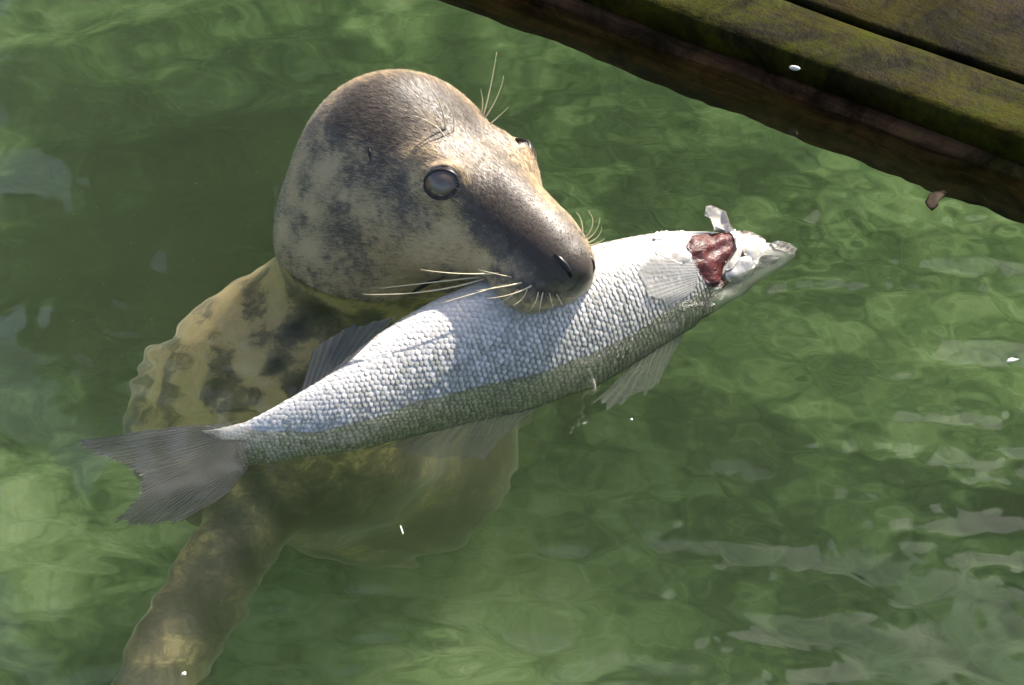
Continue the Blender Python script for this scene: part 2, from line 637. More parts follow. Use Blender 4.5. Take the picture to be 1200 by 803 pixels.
def nets(fn, xs, ys, zs):
    P = (xs[:, None, None].astype(np.float32), ys[None, :, None].astype(np.float32), zs[None, None, :].astype(np.float32))
    D = fn(P).astype(np.float32)
    ins = D < 0
    nx, ny, nz = D.shape
    cnt = np.zeros((nx - 1, ny - 1, nz - 1), np.int8)
    offs = [(i, j, k) for i in (0, 1) for j in (0, 1) for k in (0, 1)]
    for (i, j, k) in offs:
        cnt += ins[i:nx - 1 + i, j:ny - 1 + j, k:nz - 1 + k]
    act = (cnt > 0) & (cnt < 8)
    I, J, K = np.nonzero(act)
    idx = -np.ones(act.shape, np.int64)
    idx[I, J, K] = np.arange(len(I))
    acc = np.zeros((len(I), 3))
    num = np.zeros(len(I))
    edges = [(a, b) for a in offs for b in offs if sum(abs(p - q) for p, q in zip(a, b)) == 1 and a < b]
    for a, b in edges:
        va = D[I + a[0], J + a[1], K + a[2]]
        vb = D[I + b[0], J + b[1], K + b[2]]
        m = (va < 0) != (vb < 0)
        t = np.where(m, va / np.where(m, va - vb, 1), 0)
        pa = np.stack([xs[I + a[0]], ys[J + a[1]], zs[K + a[2]]], -1)
        pb = np.stack([xs[I + b[0]], ys[J + b[1]], zs[K + b[2]]], -1)
        acc += np.where(m[:, None], pa + (pb - pa) * t[:, None], 0)
        num += m
    V = acc / num[:, None]
    faces = []
    # x edges
    s = ins[:-1, 1:-1, 1:-1] != ins[1:, 1:-1, 1:-1]
    i, j, k = np.nonzero(s)
    j += 1
    k += 1
    q = np.stack([idx[i, j - 1, k - 1], idx[i, j, k - 1], idx[i, j, k], idx[i, j - 1, k]], -1)
    fl = ins[i, j, k]
    q[~fl] = q[~fl][:, ::-1]
    faces.append(q)
    s = ins[1:-1, :-1, 1:-1] != ins[1:-1, 1:, 1:-1]
    i, j, k = np.nonzero(s)
    i += 1
    k += 1
    q = np.stack([idx[i - 1, j, k - 1], idx[i - 1, j, k], idx[i, j, k], idx[i, j, k - 1]], -1)
    fl = ins[i, j, k]
    q[~fl] = q[~fl][:, ::-1]
    faces.append(q)
    s = ins[1:-1, 1:-1, :-1] != ins[1:-1, 1:-1, 1:]
    i, j, k = np.nonzero(s)
    i += 1
    j += 1
    q = np.stack([idx[i - 1, j - 1, k], idx[i, j - 1, k], idx[i, j, k], idx[i - 1, j, k]], -1)
    fl = ins[i, j, k]
    q[~fl] = q[~fl][:, ::-1]
    faces.append(q)
    return V, np.concatenate(faces)


def axis(lo, hi, flo, fhi, fine, coarse):
    a = np.arange(flo, fhi, fine)
    l = [flo]
    s = fine
    while l[-1] > lo:
        s = min(coarse, s * 1.3)
        l.append(l[-1] - s)
    r = [a[-1]]
    s = fine
    while r[-1] < hi:
        s = min(coarse, s * 1.3)
        r.append(r[-1] + s)
    return np.concatenate([np.array(l[::-1])[:-1], a, np.array(r[1:])])


def sdf_at(V):
    return seal_sdf((V[:, 0], V[:, 1], V[:, 2]))


def sdf_grad(V, e=0.0008):
    G = np.zeros_like(V)
    for a in range(3):
        d = np.zeros(3)
        d[a] = e
        G[:, a] = sdf_at(V + d) - sdf_at(V - d)
    return G / (np.linalg.norm(G, axis=1)[:, None] + 1e-12)


def coat_mat():
    m, nt, bs, out = new_mat('spotted_seal_coat')
    v = coords(nt)
    n1 = noise(nt, v, 34, 5, 0.62, 0.6)
    n2 = noise(nt, v, 120, 4, 0.6, 0.4)
    fine = noise(nt, v, 900, 2, 0.5)
    p = attr(nt, 'pale')
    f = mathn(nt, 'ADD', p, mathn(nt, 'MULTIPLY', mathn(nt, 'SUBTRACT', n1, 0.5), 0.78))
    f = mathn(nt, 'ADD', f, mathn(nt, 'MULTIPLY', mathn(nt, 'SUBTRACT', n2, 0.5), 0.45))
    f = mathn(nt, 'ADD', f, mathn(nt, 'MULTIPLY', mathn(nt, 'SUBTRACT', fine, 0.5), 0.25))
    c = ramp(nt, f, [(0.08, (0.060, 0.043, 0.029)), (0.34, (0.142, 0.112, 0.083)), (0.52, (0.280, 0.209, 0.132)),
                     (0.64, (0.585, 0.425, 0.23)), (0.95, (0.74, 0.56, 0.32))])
    lk(nt, c, bs.inputs['Base Color'])
    w = attr(nt, 'bare')                                    # bare wet skin on the nose
    lk(nt, mathn(nt, 'SUBTRACT', 0.50, mathn(nt, 'MULTIPLY', w, 0.10)), bs.inputs['Roughness'])
    bs.inputs['Specular IOR Level'].default_value = 0.45
    bs.inputs['Coat Weight'].default_value = 0.2
    bs.inputs['Coat Roughness'].default_value = 0.32
    bs.inputs['Sheen Weight'].default_value = 0.3
    bs.inputs['Sheen Roughness'].default_value = 0.4
    bs.inputs['Sheen Tint'].default_value = (1, 0.95, 0.88, 1)
    h = mathn(nt, 'ADD', mathn(nt, 'MULTIPLY', n2, 0.6), mathn(nt, 'MULTIPLY', fine, 0.25))
    lk(nt, bump(nt, h, 0.35, 0.0016), bs.inputs['Normal'])
    return m


def build_seal():
    xs = axis(-0.85, 0.22, -0.265, 0.115, 0.003, 0.016)
    ys = axis(-0.55, 0.85, -0.03, 0.33, 0.003, 0.016)
    zs = axis(-0.98, 0.24, -0.03, 0.225, 0.003, 0.016)
    V, F = nets(seal_sdf, xs, ys, zs)
    for _ in range(3):
        V = V - sdf_grad(V) * np.clip(sdf_at(V), -0.004, 0.004)[:, None]
    N = sdf_grad(V)
    m = coat_mat()
    o = mesh_obj('seal', V, F, m)
    tag(o, 'grey seal with a dark and tan spotted head, biting a silver fish in green water', 'seal')
    bvh = BVHTree.FromPolygons([tuple(v) for v in V], [tuple(f) for f in F])

    def surf(px, py):
        h = bvh.ray_cast(Vector(CAMP), Vector(ray(px, py)))
        return (np.array(h[0]), np.array(h[1])) if h[0] is not None else (None, None)
    # pigment: dark and pale patches of the coat and painted belly shade, laid round points of the skin
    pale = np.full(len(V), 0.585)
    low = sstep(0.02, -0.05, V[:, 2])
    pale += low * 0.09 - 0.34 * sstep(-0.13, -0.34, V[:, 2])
    patches = [  # px, py, radius (m), amount
        (423, 120, .038, -.42), (448, 153, .030, -.32), (475, 110, .035, -.22), (400, 140, .022, -.16), (468, 218, .012, -.25),
        (500, 150, .03, -.12), (455, 190, .014, -.2),
        (579, 227, .030, -.36), (598, 262, .030, -.40), (625, 285, .026, -.36), (655, 300, .024, -.42), (612, 240, .018, -.26), (640, 268, .022, -.34), (672, 296, .018, -.36), (598, 215, .018, -.18), (450, 98, .028, -.2), (505, 105, .03, -.22), (562, 150, .028, -.26), (530, 122, .03, -.2), (588, 188, .02, -.2), (545, 175, .02, -.16), (560, 245, .02, -.25), (640, 325, .02, -.3),
        (545, 190, .022, -.05), (403, 262, .022, -.14), (423, 313, .03, -.08), (360, 255, .008, -.3), (680, 315, .02, -.5),
        (382, 205, .015, .30), (366, 247, .014, .34), (405, 231, .009, .26), (366, 292, .015, .34), (333, 272, .014, .30), (395, 190, .01, .2),
        (419, 173, .010, .16), (472, 318, .022, .20), (540, 295, .022, .14), (450, 335, .015, .22), (350, 190, .026, .16), (495, 335, .012, .25),
        (500, 300, .022, .16), (520, 265, .016, .12), (440, 250, .018, .08), (560, 310, .014, .18), (345, 230, .016, .18)]
    for px, py, r, a in patches:
        q, _ = surf(px, py)
        if q is None:
            continue
        d = np.linalg.norm(V - q, axis=1)
        pale += (a * 1.35 if a > 0 else a * 1.0) * np.exp(-(d / r) ** 2)
    mot = fbm2(V[:, 0] + 0.6 * V[:, 2], V[:, 1] - 0.5 * V[:, 2], 83, 24, 0.03, 0.12, 1.0) * 14
    pale += low * np.clip(mot, -0.22, 0.16)
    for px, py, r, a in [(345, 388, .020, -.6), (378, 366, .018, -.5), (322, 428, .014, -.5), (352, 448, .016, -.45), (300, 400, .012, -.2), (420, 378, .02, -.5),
                         (300, 462, .012, -.35), (260, 430, .012, -.2), (380, 590, .045, -.5), (450, 600, .05, -.5), (540, 610, .04, -.4), (330, 540, .03, -.3),  # large dark blobs at the lower belly paint its shaded side
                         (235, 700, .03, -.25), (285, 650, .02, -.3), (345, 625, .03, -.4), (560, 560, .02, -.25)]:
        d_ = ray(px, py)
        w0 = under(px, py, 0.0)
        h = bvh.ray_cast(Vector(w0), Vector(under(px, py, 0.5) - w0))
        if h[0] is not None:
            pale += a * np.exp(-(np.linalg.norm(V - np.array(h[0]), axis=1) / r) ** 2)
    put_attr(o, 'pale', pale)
    dn = np.linalg.norm(V - hp(0.155, 0, -0.025), axis=1)
    put_attr(o, 'bare', sstep(0.035, 0.018, dn))

    # eyes
    me, nt, bs, out = new_mat('dark_eyeball')
    tc = nt.nodes.new('ShaderNodeTexCoord')
    sx = nt.nodes.new('ShaderNodeSeparateXYZ')
    lk(nt, tc.outputs['Object'], sx.inputs[0])
    # local x = back corner, z = outward
    n1 = noise(nt, tc.outputs['Object'], 180, 4, 0.6)
    rad = mathn(nt, 'POWER', mathn(nt, 'ADD', mathn(nt, 'POWER', sx.outputs['X'], 2.0), mathn(nt, 'POWER', sx.outputs['Y'], 2.0)), 0.5)
    rr = mathn(nt, 'ADD', mathn(nt, 'DIVIDE', rad, EYE_R), mathn(nt, 'MULTIPLY', mathn(nt, 'SUBTRACT', n1, 0.5), 0.06))
    c = ramp(nt, rr, [(0.0, (0.17, 0.125, 0.10)), (0.36, (0.20, 0.145, 0.11)), (0.60, (0.09, 0.058, 0.042)), (0.72, (0.018, 0.012, 0.009)), (1.0, (0.010, 0.006, 0.005))])
    c = mixc(nt, ramp(nt, mathn(nt, 'DIVIDE', sx.outputs['X'], EYE_R), [(0.50, (0, 0, 0)), (0.62, (1, 1, 1))]), c, (0.30, 0.10, 0.045))
    lk(nt, c, bs.inputs['Base Color'])
    bs.inputs['Roughness'].default_value = 0.12
    bs.inputs['Coat Weight'].default_value = 1.0
    bs.inputs['Coat Roughness'].default_value = 0.04
    ml, nt2, bs2, _ = new_mat('eyelid_skin')
    lk(nt2, mixc(nt2, noise(nt2, coords(nt2), 300), (0.012, 0.010, 0.010), (0.05, 0.04, 0.038)), bs2.inputs['Base Color'])
    bs2.inputs['Roughness'].default_value = 0.35
    for s, e in ((-1, EYE_N), (1, EYE_F)):
        outw, back, third = eye_axes(s)
        M = Matrix(((back[0], third[0], outw[0], e[0]), (back[1], third[1], outw[1], e[1]), (back[2], third[2], outw[2], e[2]), (0, 0, 0, 1)))
        bm = bmesh.new()
        bmesh.ops.create_uvsphere(bm, u_segments=40, v_segments=24, radius=EYE_R)
        md = bpy.data.meshes.new('eye')
        bm.to_mesh(md)
        bm.free()
        md.polygons.foreach_set('use_smooth', [True] * len(md.polygons))
        md.materials.append(me)
        eo = bpy.data.objects.new('eye', md)
        COL.objects.link(eo)
        eo.parent = o
        eo.matrix_world = M
        # eyelid: an almond shaped rim round the opening
        path = []
        n = 48
        VV, FF = [], []
        for i in range(n):
            w = 2 * math.pi * i / n
            ax_, ay_ = 0.0186 * math.cos(w), 0.0150 * math.sin(w)
            if math.cos(w) > 0:
                ay_ *= 1 - 0.35 * math.cos(w) ** 3
                ax_ *= 1.06
            for k in range(8):
                t = 2 * math.pi * k / 8
                rr_ = 0.0022 + 0.0008 * (math.sin(w) * (-s) > 0)
                q = 1 + rr_ * math.cos(t) / 0.017
                x, y = ax_ * q, ay_ * q
                z = math.sqrt(max(0.00001, (EYE_R * 1.01) ** 2 - ax_ ** 2 - ay_ ** 2)) + rr_ * 0.7 * math.sin(t) - max(0, math.cos(t)) * 0.002
                VV.append(e + back * x + third * y + outw * z)
        for i in range(n):
            for k in range(8):
                FF.append((i * 8 + k, ((i + 1) % n) * 8 + k, ((i + 1) % n) * 8 + (k + 1) % 8, i * 8 + (k + 1) % 8))
        mesh_obj('eyelid', VV, FF, ml, o)

    # nostrils: two slits in the nose pad; mouth line; ear pit
    mdk, nt3, bs3, _ = new_mat('dark_wet_skin')
    lk(nt3, mixc(nt3, noise(nt3, coords(nt3), 400), (0.006, 0.005, 0.005), (0.02, 0.016, 0.014)), bs3.inputs['Base Color'])
    bs3.inputs['Roughness'].default_value = 0.3

    def groove(name, pts, r, off=-0.0005):
        Q = []
        for px, py in pts:
            q, nrm = surf(px, py)
            if q is not None:
                Q.append(q + nrm * off)
        if len(Q) > 2:
            rad = [r * (0.25 + 0.75 * math.sin(math.pi * (i + 0.3) / (len(Q) - 0.4))) for i in range(len(Q))]
            VV, FF = tube(Q, rad, 7)
            mesh_obj(name, VV, FF, mdk, o)
    groove('nostril', [(650, 298), (656, 304), (662, 311), (667, 318), (669, 325)], 0.0040)
    groove('nostril', [(692, 300), (695, 307), (696, 314), (695, 320)], 0.0022)
    groove('lip_line', [(660, 343), (672, 338), (679, 326), (681, 316)], 0.0014)
    groove('mouth_line', [(522, 324), (512, 328), (500, 333), (488, 339), (480, 345)], 0.0030)
    groove('ear', [(432, 172), (433, 178), (434, 184), (434, 190)], 0.0024)

    # whiskers
    mw, nt4, bs4, _ = new_mat('whisker_hair')
    lk(nt4, mixc(nt4, noise(nt4, coords(nt4), 120), (0.70, 0.56, 0.32), (0.88, 0.78, 0.55)), bs4.inputs['Base Color'])
    bs4.inputs['Roughness'].default_value = 0.35
    wh = [  # base, middle, tip, lift of the tip towards the viewer
        ((523, 153), (514, 118), (495, 96), .03), ((522, 161), (508, 146), (482, 135), .02), ((532, 155), (532, 140), (528, 125), .01), ((526, 166), (520, 163), (513, 164), .004),
        ((567, 137), (575, 102), (582, 61), .0), ((570, 138), (583, 113), (590, 89), .0), ((577, 143), (588, 133), (596, 125), .0), ((566, 134), (566, 120), (563, 105), .005), ((563, 139), (550, 138), (540, 134), .005),
        ((684, 279), (682, 260), (675, 249), .0), ((686, 279), (695, 262), (689, 247), .0), ((688, 281), (699, 270), (703, 255), .0), ((690, 284), (701, 277), (705, 266), .0), ((692, 286), (702, 284), (709, 279), .0), ((683, 277), (674, 262), (668, 251), .0),
        ((584, 320), (540, 321), (493, 316), .03), ((565, 326), (510, 331), (446, 338), .035), ((569, 327), (500, 342), (425, 345), .04), ((612, 331), (590, 336), (557, 341), .02),
        ((600, 325), (585, 322), (560, 316), .015), ((530, 344), (508, 350), (483, 348), .02), ((618, 338), (612, 350), (601, 358), .010), ((631, 341), (628, 353), (621, 364), .010), ((644, 343), (646, 352), (648, 361), .010),
        ((608, 338), (596, 349), (583, 356), .012), ((637, 342), (634, 354), (632, 366), .01), ((625, 334), (600, 345), (570, 350), .015), ((595, 333), (560, 343), (515, 356), .03), ((652, 345), (656, 352), (659, 358), .008)]
    for b, md_, t, lift in wh:
        q, nrm = surf(*b)
        k_ = 0
        while q is None and k_ < 14:
            k_ += 1
            q, nrm = surf(b[0] - 1.5 * k_, b[1] + 1.0 * k_)
        if q is None:
            continue
        zb = DIST - float((q - CAMP) @ FV)
        a, c_ = at_depth(md_[0], md_[1], zb + lift * 0.55), at_depth(t[0], t[1], zb + lift)
        ts = np.linspace(0, 1, 12)[:, None]
        ctl = 2 * a - 0.5 * (q + c_)
        path = (1 - ts) ** 2 * (q - nrm * 0.002) + 2 * ts * (1 - ts) * ctl + ts ** 2 * c_
        L = np.linalg.norm(c_ - q)
        r0 = 0.00105 if L > 0.04 else 0.00075
        VV, FF = tube(path, r0 * (1 - 0.72 * ts[:, 0]), 6)
        mesh_obj('whisker', VV, FF, mw, o)

    for b, _, _, _ in wh[14:]:
        q, _n = surf(*b)
        if q is not None:
            pale -= 0.35 * np.exp(-(np.linalg.norm(V - q, axis=1) / 0.0035) ** 2)
    for b in ((523, 157), (567, 138)):
        q, _n = surf(*b)
        if q is not None:
            pale -= 0.4 * np.exp(-(np.linalg.norm(V - q, axis=1) / 0.007) ** 2)
    o.data.attributes['pale'].data.foreach_set('value', pale.astype(np.float32))

    # short fur lying back along the head
    ok = (V[:, 2] > -0.004) & (np.linalg.norm(V - hp(0.15, 0, -0.03), axis=1) > 0.03)
    for e in (EYE_N, EYE_F):
        ok &= np.linalg.norm(V - e, axis=1) > 0.0245
    ids = np.nonzero(ok)[0]
    reps = 3
    sel = np.repeat(ids, reps)
    rr = np.random.default_rng(5)
    base = V[sel] + rr.normal(0, 0.0011, (len(sel), 3))
    nn = N[sel]
    base = base - nn * ((base - V[sel]) * nn).sum(1)[:, None] - nn * 0.0004
    flow = -HF[None, :] - 0.55 * HU[None, :] * sstep(0.05, -0.1, (V[sel] - HM) @ HF)[:, None] + rr.normal(0, 0.22, (len(sel), 3))
    tg = flow - nn * (flow * nn).sum(1)[:, None]
    tg /= np.linalg.norm(tg, axis=1)[:, None] + 1e-9
    side = np.cross(nn, tg)
    ln = rr.uniform(0.005, 0.0105, len(sel))[:, None] * (0.45 + 0.55 * sstep(0.13, 0.02, (V[sel] - HM) @ HF))[:, None]
    lift = rr.uniform(0.08, 0.30, len(sel))[:, None]
    tip = base + tg * ln + nn * ln * lift
    wd = 0.00048
    VV = np.stack([base - side * wd, base + side * wd, tip], 1).reshape(-1, 3)
    FF = np.arange(len(VV)).reshape(-1, 3)
    fo = mesh_obj('fur', VV, FF, m, o)
    fo['kind'] = 'stuff'
    put_attr(fo, 'pale', np.repeat(pale[sel] + rr.normal(0, 0.11, len(sel)), 3))
    put_attr(fo, 'bare', np.zeros(len(VV)))
    return o, bvh, surf


seal, seal_bvh, seal_surf = build_seal()

# ------------------------------------------------------------------ the fish
SP = np.array([  # px, py, half height px, height of the axis over the water
    (238, 524, 24, -.032), (258, 523, 25, -.030), (295, 517, 27, -.022), (335, 507, 33, -.013), (400, 486, 46, -.006), (470, 454, 64, -.005), (540, 427, 77, -.005), (620, 400, 81, -.005),
    (700, 368, 77, -.006), (770, 338, 65, -.008), (835, 315, 49, -.016), (885, 303, 30, -.021), (915, 298, 15, -.022), (932, 296, 4, -.020)], float)
NS, NP = 150, 64


def fish_frame():
    t = np.linspace(0, 1, len(SP))
    tt = np.linspace(0, 1, NS)
    # smooth interpolation (Catmull-Rom)
    out = np.zeros((NS, 4))
    for i, u in enumerate(tt):
        x = u * (len(SP) - 1)
        k = min(int(x), len(SP) - 2)
        f = x - k
        p0, p1, p2, p3 = SP[max(k - 1, 0)], SP[k], SP[k + 1], SP[min(k + 2, len(SP) - 1)]
        out[i] = 0.5 * (2 * p1 + (p2 - p0) * f + (2 * p0 - 5 * p1 + 4 * p2 - p3) * f * f + (3 * p1 - p0 - 3 * p2 + p3) * f ** 3)
    C = np.array([under(a, b, -(z + 0.003)) if z < -0.003 else at_z(a, b, z + 0.003) for a, b, _, z in out])
    T = np.gradient(C, axis=0)
    T /= np.linalg.norm(T, axis=1)[:, None]
    b0 = view(-0.30, 0.90, 0.06)
    Bd = b0[None, :] - T * (T @ b0)[:, None]
    Bd /= np.linalg.norm(Bd, axis=1)[:, None]
    L = np.cross(T, Bd)
    if (L[0] @ BV) < 0:
        L = -L
    return C, T, Bd, L, np.maximum(out[:, 2], 2) * 0.0009 / 0.95


FC, FT, FB, FLt, FH = fish_frame()
FLAT = np.interp(np.linspace(0, 1, NS), [0, 0.1, 0.3, 0.5, 0.75, 0.9, 1], [0.03, 0.32, 0.50, 0.55, 0.56, 0.60, 0.8])


def fish_pt(i, phi, grow=0.0):
    """phi 0 = belly edge, pi/2 = the flank we see, pi = back"""
    c, s = math.cos(phi), math.sin(phi)
    h = FH[i] * (1.0 if c > 0 else 1.16)
    sq = abs(s) ** 0.9 * (1 if s >= 0 else -1)
    return FC[i] + FB[i] * (c * (h + grow)) + FLt[i] * (sq * (FH[i] * FLAT[i] + grow))


def fish_pt_f(x, phi, grow=0.0):
    x = min(max(x, 0), NS - 1.001)
    i = int(x)
    f = x - i
    return fish_pt(i, phi, grow) * (1 - f) + fish_pt(i + 1, phi, grow) * f


def silver_mat(name, scale=False):
    m, nt, bs, out = new_mat(name)
    v = coords(nt)
    bk = attr(nt, 'back')
    n1 = noise(nt, v, 45, 4, 0.6)
    f = mathn(nt, 'ADD', bk, mathn(nt, 'MULTIPLY', mathn(nt, 'SUBTRACT', n1, 0.5), 0.25))
    if scale:
        gi = nt.nodes.new('ShaderNodeNewGeometry')
        f = mathn(nt, 'ADD', f, mathn(nt, 'MULTIPLY', mathn(nt, 'SUBTRACT', gi.outputs['Random Per Island'], 0.5), 0.50))
    c = ramp(nt, f, [(0.08, (0.80, 0.77, 0.73)), (0.34, (0.75, 0.72, 0.67)), (0.46, (0.60, 0.58, 0.52)), (0.55, (0.48, 0.47, 0.41)), (0.72, (0.52, 0.51, 0.45)), (0.98, (0.28, 0.29, 0.24))])
    if scale:
        e = attr(nt, 'edge')
        c = mixc(nt, e, c, (0.045, 0.055, 0.055), 'MIX')
    lk(nt, c, bs.inputs['Base Color'])
    bs.inputs['Metallic'].default_value = 0.15
    bs.inputs['Roughness'].default_value = 0.30
    bs.inputs['Coat Weight'].default_value = 0.35
    bs.inputs['Coat Roughness'].default_value = 0.12
    lk(nt, bump(nt, noise(nt, v, 260, 3, 0.6), 0.3, 0.001), bs.inputs['Normal'])
    return m


def build_fish():
    V, F, bk = [], [], []
    phis = np.linspace(0, 2 * math.pi, NP, endpoint=False)
    for i in range(NS):
        for p in phis:
            V.append(fish_pt(i, p))
            bk.append(max(0.5 - 0.5 * math.cos(p), 0.95 - 0.045 * i))
    for i in range(NS - 1):
        for k in range(NP):
            k2 = (k + 1) % NP
            F.append((i * NP + k, (i + 1) * NP + k, (i + 1) * NP + k2, i * NP + k2))
    F.append(tuple(range(NP)))
    F.append(tuple((NS - 1) * NP + k for k in range(NP))[::-1])
    V = np.array(V)
    m = silver_mat('silver_fish_skin')
    o = mesh_obj('fish', V, F, m)
    put_attr(o, 'back', np.array(bk) * 0.9)
    tag(o, "large silver scaled fish with a torn red gill, held belly up in the seal's mouth", 'fish')
    bvh = BVHTree.FromPolygons([tuple(v) for v in V], F)

    def surf(px, py):
        h = bvh.ray_cast(Vector(CAMP), Vector(ray(px, py)))
        return (np.array(h[0]), np.array(h[1])) if h[0] is not None else (None, None)

    # scales, row by row, each a small shield lifted at its tail end
    arc = np.concatenate([[0], np.cumsum(np.linalg.norm(np.diff(FC, axis=0), axis=1))])
    SV, SF, SB, SE = [], [], [], []
    sp = 0.0082
    rows_n = 40
    shape = [(-0.62, 0.0, 1.0), (-0.42, 0.46, 1.), (0.05, 0.58, .6), (0.5, 0.42, .0), (0.62, 0.0, .0), (0.5, -0.42, .0), (0.05, -0.58, .6), (-0.42, -0.46, 1.)]
    rr = np.random.default_rng(9)
    total = arc[-1]
    a = 0.004
    k = 0
    while a < total * 0.83:
        x = float(np.interp(a, arc, np.arange(NS)))
        i0 = int(x)
        per = 2 * math.pi * FH[i0] * math.sqrt((1.08 ** 2 + FLAT[i0] ** 2) / 2)
        size = 0.0064 * min(1.0, 0.55 + 0.45 * FH[i0] / 0.06)
        n = max(6, int(per / (size * 0.98)))
        # even spacing round the girth
        ph = np.linspace(0, 2 * math.pi, 400)
        ring = np.array([fish_pt(i0, p) for p in ph[::8]])
        cs = np.concatenate([[0], np.cumsum(np.linalg.norm(np.diff(ring, axis=0), axis=1))])
        for j in range(n):
            s_ = (j + (0.5 if k % 2 else 0.0)) / n * cs[-1]
            p = float(np.interp(s_, cs, ph[::8]))
            if math.sin(p) < -0.5 or rr.random() > (x - 2) / 9.0:
                continue
            jx, jp = rr.normal(0, 0.0006), rr.normal(0, 0.0006)
            c = fish_pt_f(x, p)
            e1 = fish_pt_f(x + 0.7, p) - fish_pt_f(x - 0.7, p)
            e1 /= np.linalg.norm(e1) + 1e-9
            e2 = fish_pt_f(x, p + 0.02) - fish_pt_f(x, p - 0.02)
            e2 /= np.linalg.norm(e2) + 1e-9
            nr = np.cross(e1, e2)
            if nr @ (c - FC[i0]) < 0:
                nr = -nr
            tilt = 0.07 + 0.17 * float(sstep(0.05, 0.45, np.array(0.5 - 0.5 * math.cos(p)))) + rr.normal(0, 0.06)
            b0 = len(SV)
            back = max(0.5 - 0.5 * math.cos(p), 0.95 - 0.045 * x)
            SV.append(c + nr * 0.0008 + e1 * jx)
            SB.append(back)
            SE.append(0.0)
            for (u, w, ed) in shape:
                SV.append(c + e1 * (u * size * 1.12 + jx) + e2 * (w * size * 1.04 + jp) + nr * (0.0004 - u * size * tilt - 0.0005 * abs(w)))
                SB.append(back)
                SE.append(ed * min(1.0, 0.14 + 1.2 * back) * rr.uniform(0.6, 1.2))
            for q in range(8):
                SF.append((b0, b0 + 1 + q, b0 + 1 + (q + 1) % 8))
        a += size * 0.86
        k += 1
    so = mesh_obj('scales', SV, SF, silver_mat('silver_scales', True), o)
    so['kind'] = 'stuff'
    put_attr(so, 'back', np.array(SB) * 0.9)
    put_attr(so, 'edge', SE)

    # fins
    def fin_mat(name, c1, c2, alpha):
        fm, nt, bs, out = new_mat(name)
        v = coords(nt)
        r_ = attr(nt, 'ray')
        n = noise(nt, v, 70, 4, 0.6)
        col = mixc(nt, mathn(nt, 'ADD', mathn(nt, 'MULTIPLY', r_, 0.6), mathn(nt, 'MULTIPLY', n, 0.4)), c1, c2)
        lk(nt, col, bs.inputs['Base Color'])
        bs.inputs['Roughness'].default_value = 0.35
        tl = nt.nodes.new('ShaderNodeBsdfTranslucent')
        lk(nt, col, tl.inputs[0])
        m1 = nt.nodes.new('ShaderNodeMixShader')
        m1.inputs[0].default_value = 0.35
        lk(nt, bs.outputs[0], m1.inputs[1])
        lk(nt, tl.outputs[0], m1.inputs[2])
        tr = nt.nodes.new('ShaderNodeBsdfTransparent')
        m2 = nt.nodes.new('ShaderNodeMixShader')
        lk(nt, mathn(nt, 'MULTIPLY', mathn(nt, 'ADD', alpha, mathn(nt, 'MULTIPLY', r_, 0.3), clamp=True), attr(nt, 'root')), m2.inputs[0])
        lk(nt, tr.outputs[0], m2.inputs[1])
        lk(nt, m1.outputs[0], m2.inputs[2])
        lk(nt, m2.outputs[0], out.inputs['Surface'])
        return fm
    fm_dark = fin_mat('grey_fin_membrane', (0.10, 0.105, 0.095), (0.24, 0.245, 0.225), 0.60)
    fm_thin = fin_mat('thin_fin_membrane', (0.16, 0.17, 0.15), (0.40, 0.41, 0.37), 0.30)
    fm_pale = fin_mat('pale_fin_membrane', (0.45, 0.44, 0.42), (0.80, 0.79, 0.76), 0.32)

    def fin(name, base, tips, nrays, mat, seed, sub=4, rag=0.05, nl=14, thick=0.0011, curl=0.0, spiny=False, soft=False):
        """base and tips: 3D polylines; rays run from one to the other with thin skin between"""
        def resample(P, n):
            P = np.asarray(P, float)
            s = np.concatenate([[0], np.cumsum(np.linalg.norm(np.diff(P, axis=0), axis=1))])
            q = np.linspace(0, s[-1], n)
            return np.stack([np.interp(q, s, P[:, a_]) for a_ in range(3)], -1)
        n = nrays * sub + 1
        Bp, Tp = resample(base, n), resample(tips, n)
        r2 = np.random.default_rng(seed)
        nrm = np.cross(Tp[n // 2] - Bp[n // 2], Bp[-1] - Bp[0])
        nrm /= np.linalg.norm(nrm)
        if nrm @ BV < 0:
            nrm = -nrm
        G, R_, T_ = [], [], []
        jit = r2.normal(0, rag, nrays + 1)
        for i in range(n):
            ph = (i % sub) / sub
            isray = 0.5 + 0.5 * math.cos(2 * math.pi * ph)
            k0 = i // sub
            e = jit[k0] * (1 - ph) + jit[min(k0 + 1, nrays)] * ph - (0.10 if spiny else 0.035) * (1 - isray)
            for j in range(nl):
                t = j / (nl - 1)
                w = t * (1 + e * t)
                wave = math.sin(i / n * 9 + t * 3 + seed) * curl * t
                q = Bp[i] + (Tp[i] - Bp[i]) * w
                th = thick * (0.25 + 0.75 * isray ** 3) * (1 - 0.75 * t)
                G.append((q + nrm * wave, th))
                T_.append(float(sstep(0.0, 0.16, np.array(t))) if soft else 1.0)
                R_.append(isray ** 2 * (1 - 0.5 * t))
        VV = [g + nrm * th for g, th in G] + [g - nrm * th for g, th in G]
        off = len(G)
        FF = []
        for i in range(n - 1):
            for j in range(nl - 1):
                a_, b_, c_, d_ = i * nl + j, (i + 1) * nl + j, (i + 1) * nl + j + 1, i * nl + j + 1
                FF.append((a_, b_, c_, d_))
                FF.append((d_ + off, c_ + off, b_ + off, a_ + off))
        fo = mesh_obj(name, VV, FF, mat, o)
        put_attr(fo, 'ray', R_ + R_)
        put_attr(fo, 'root', T_ + T_)
        return fo
    tz = -0.020
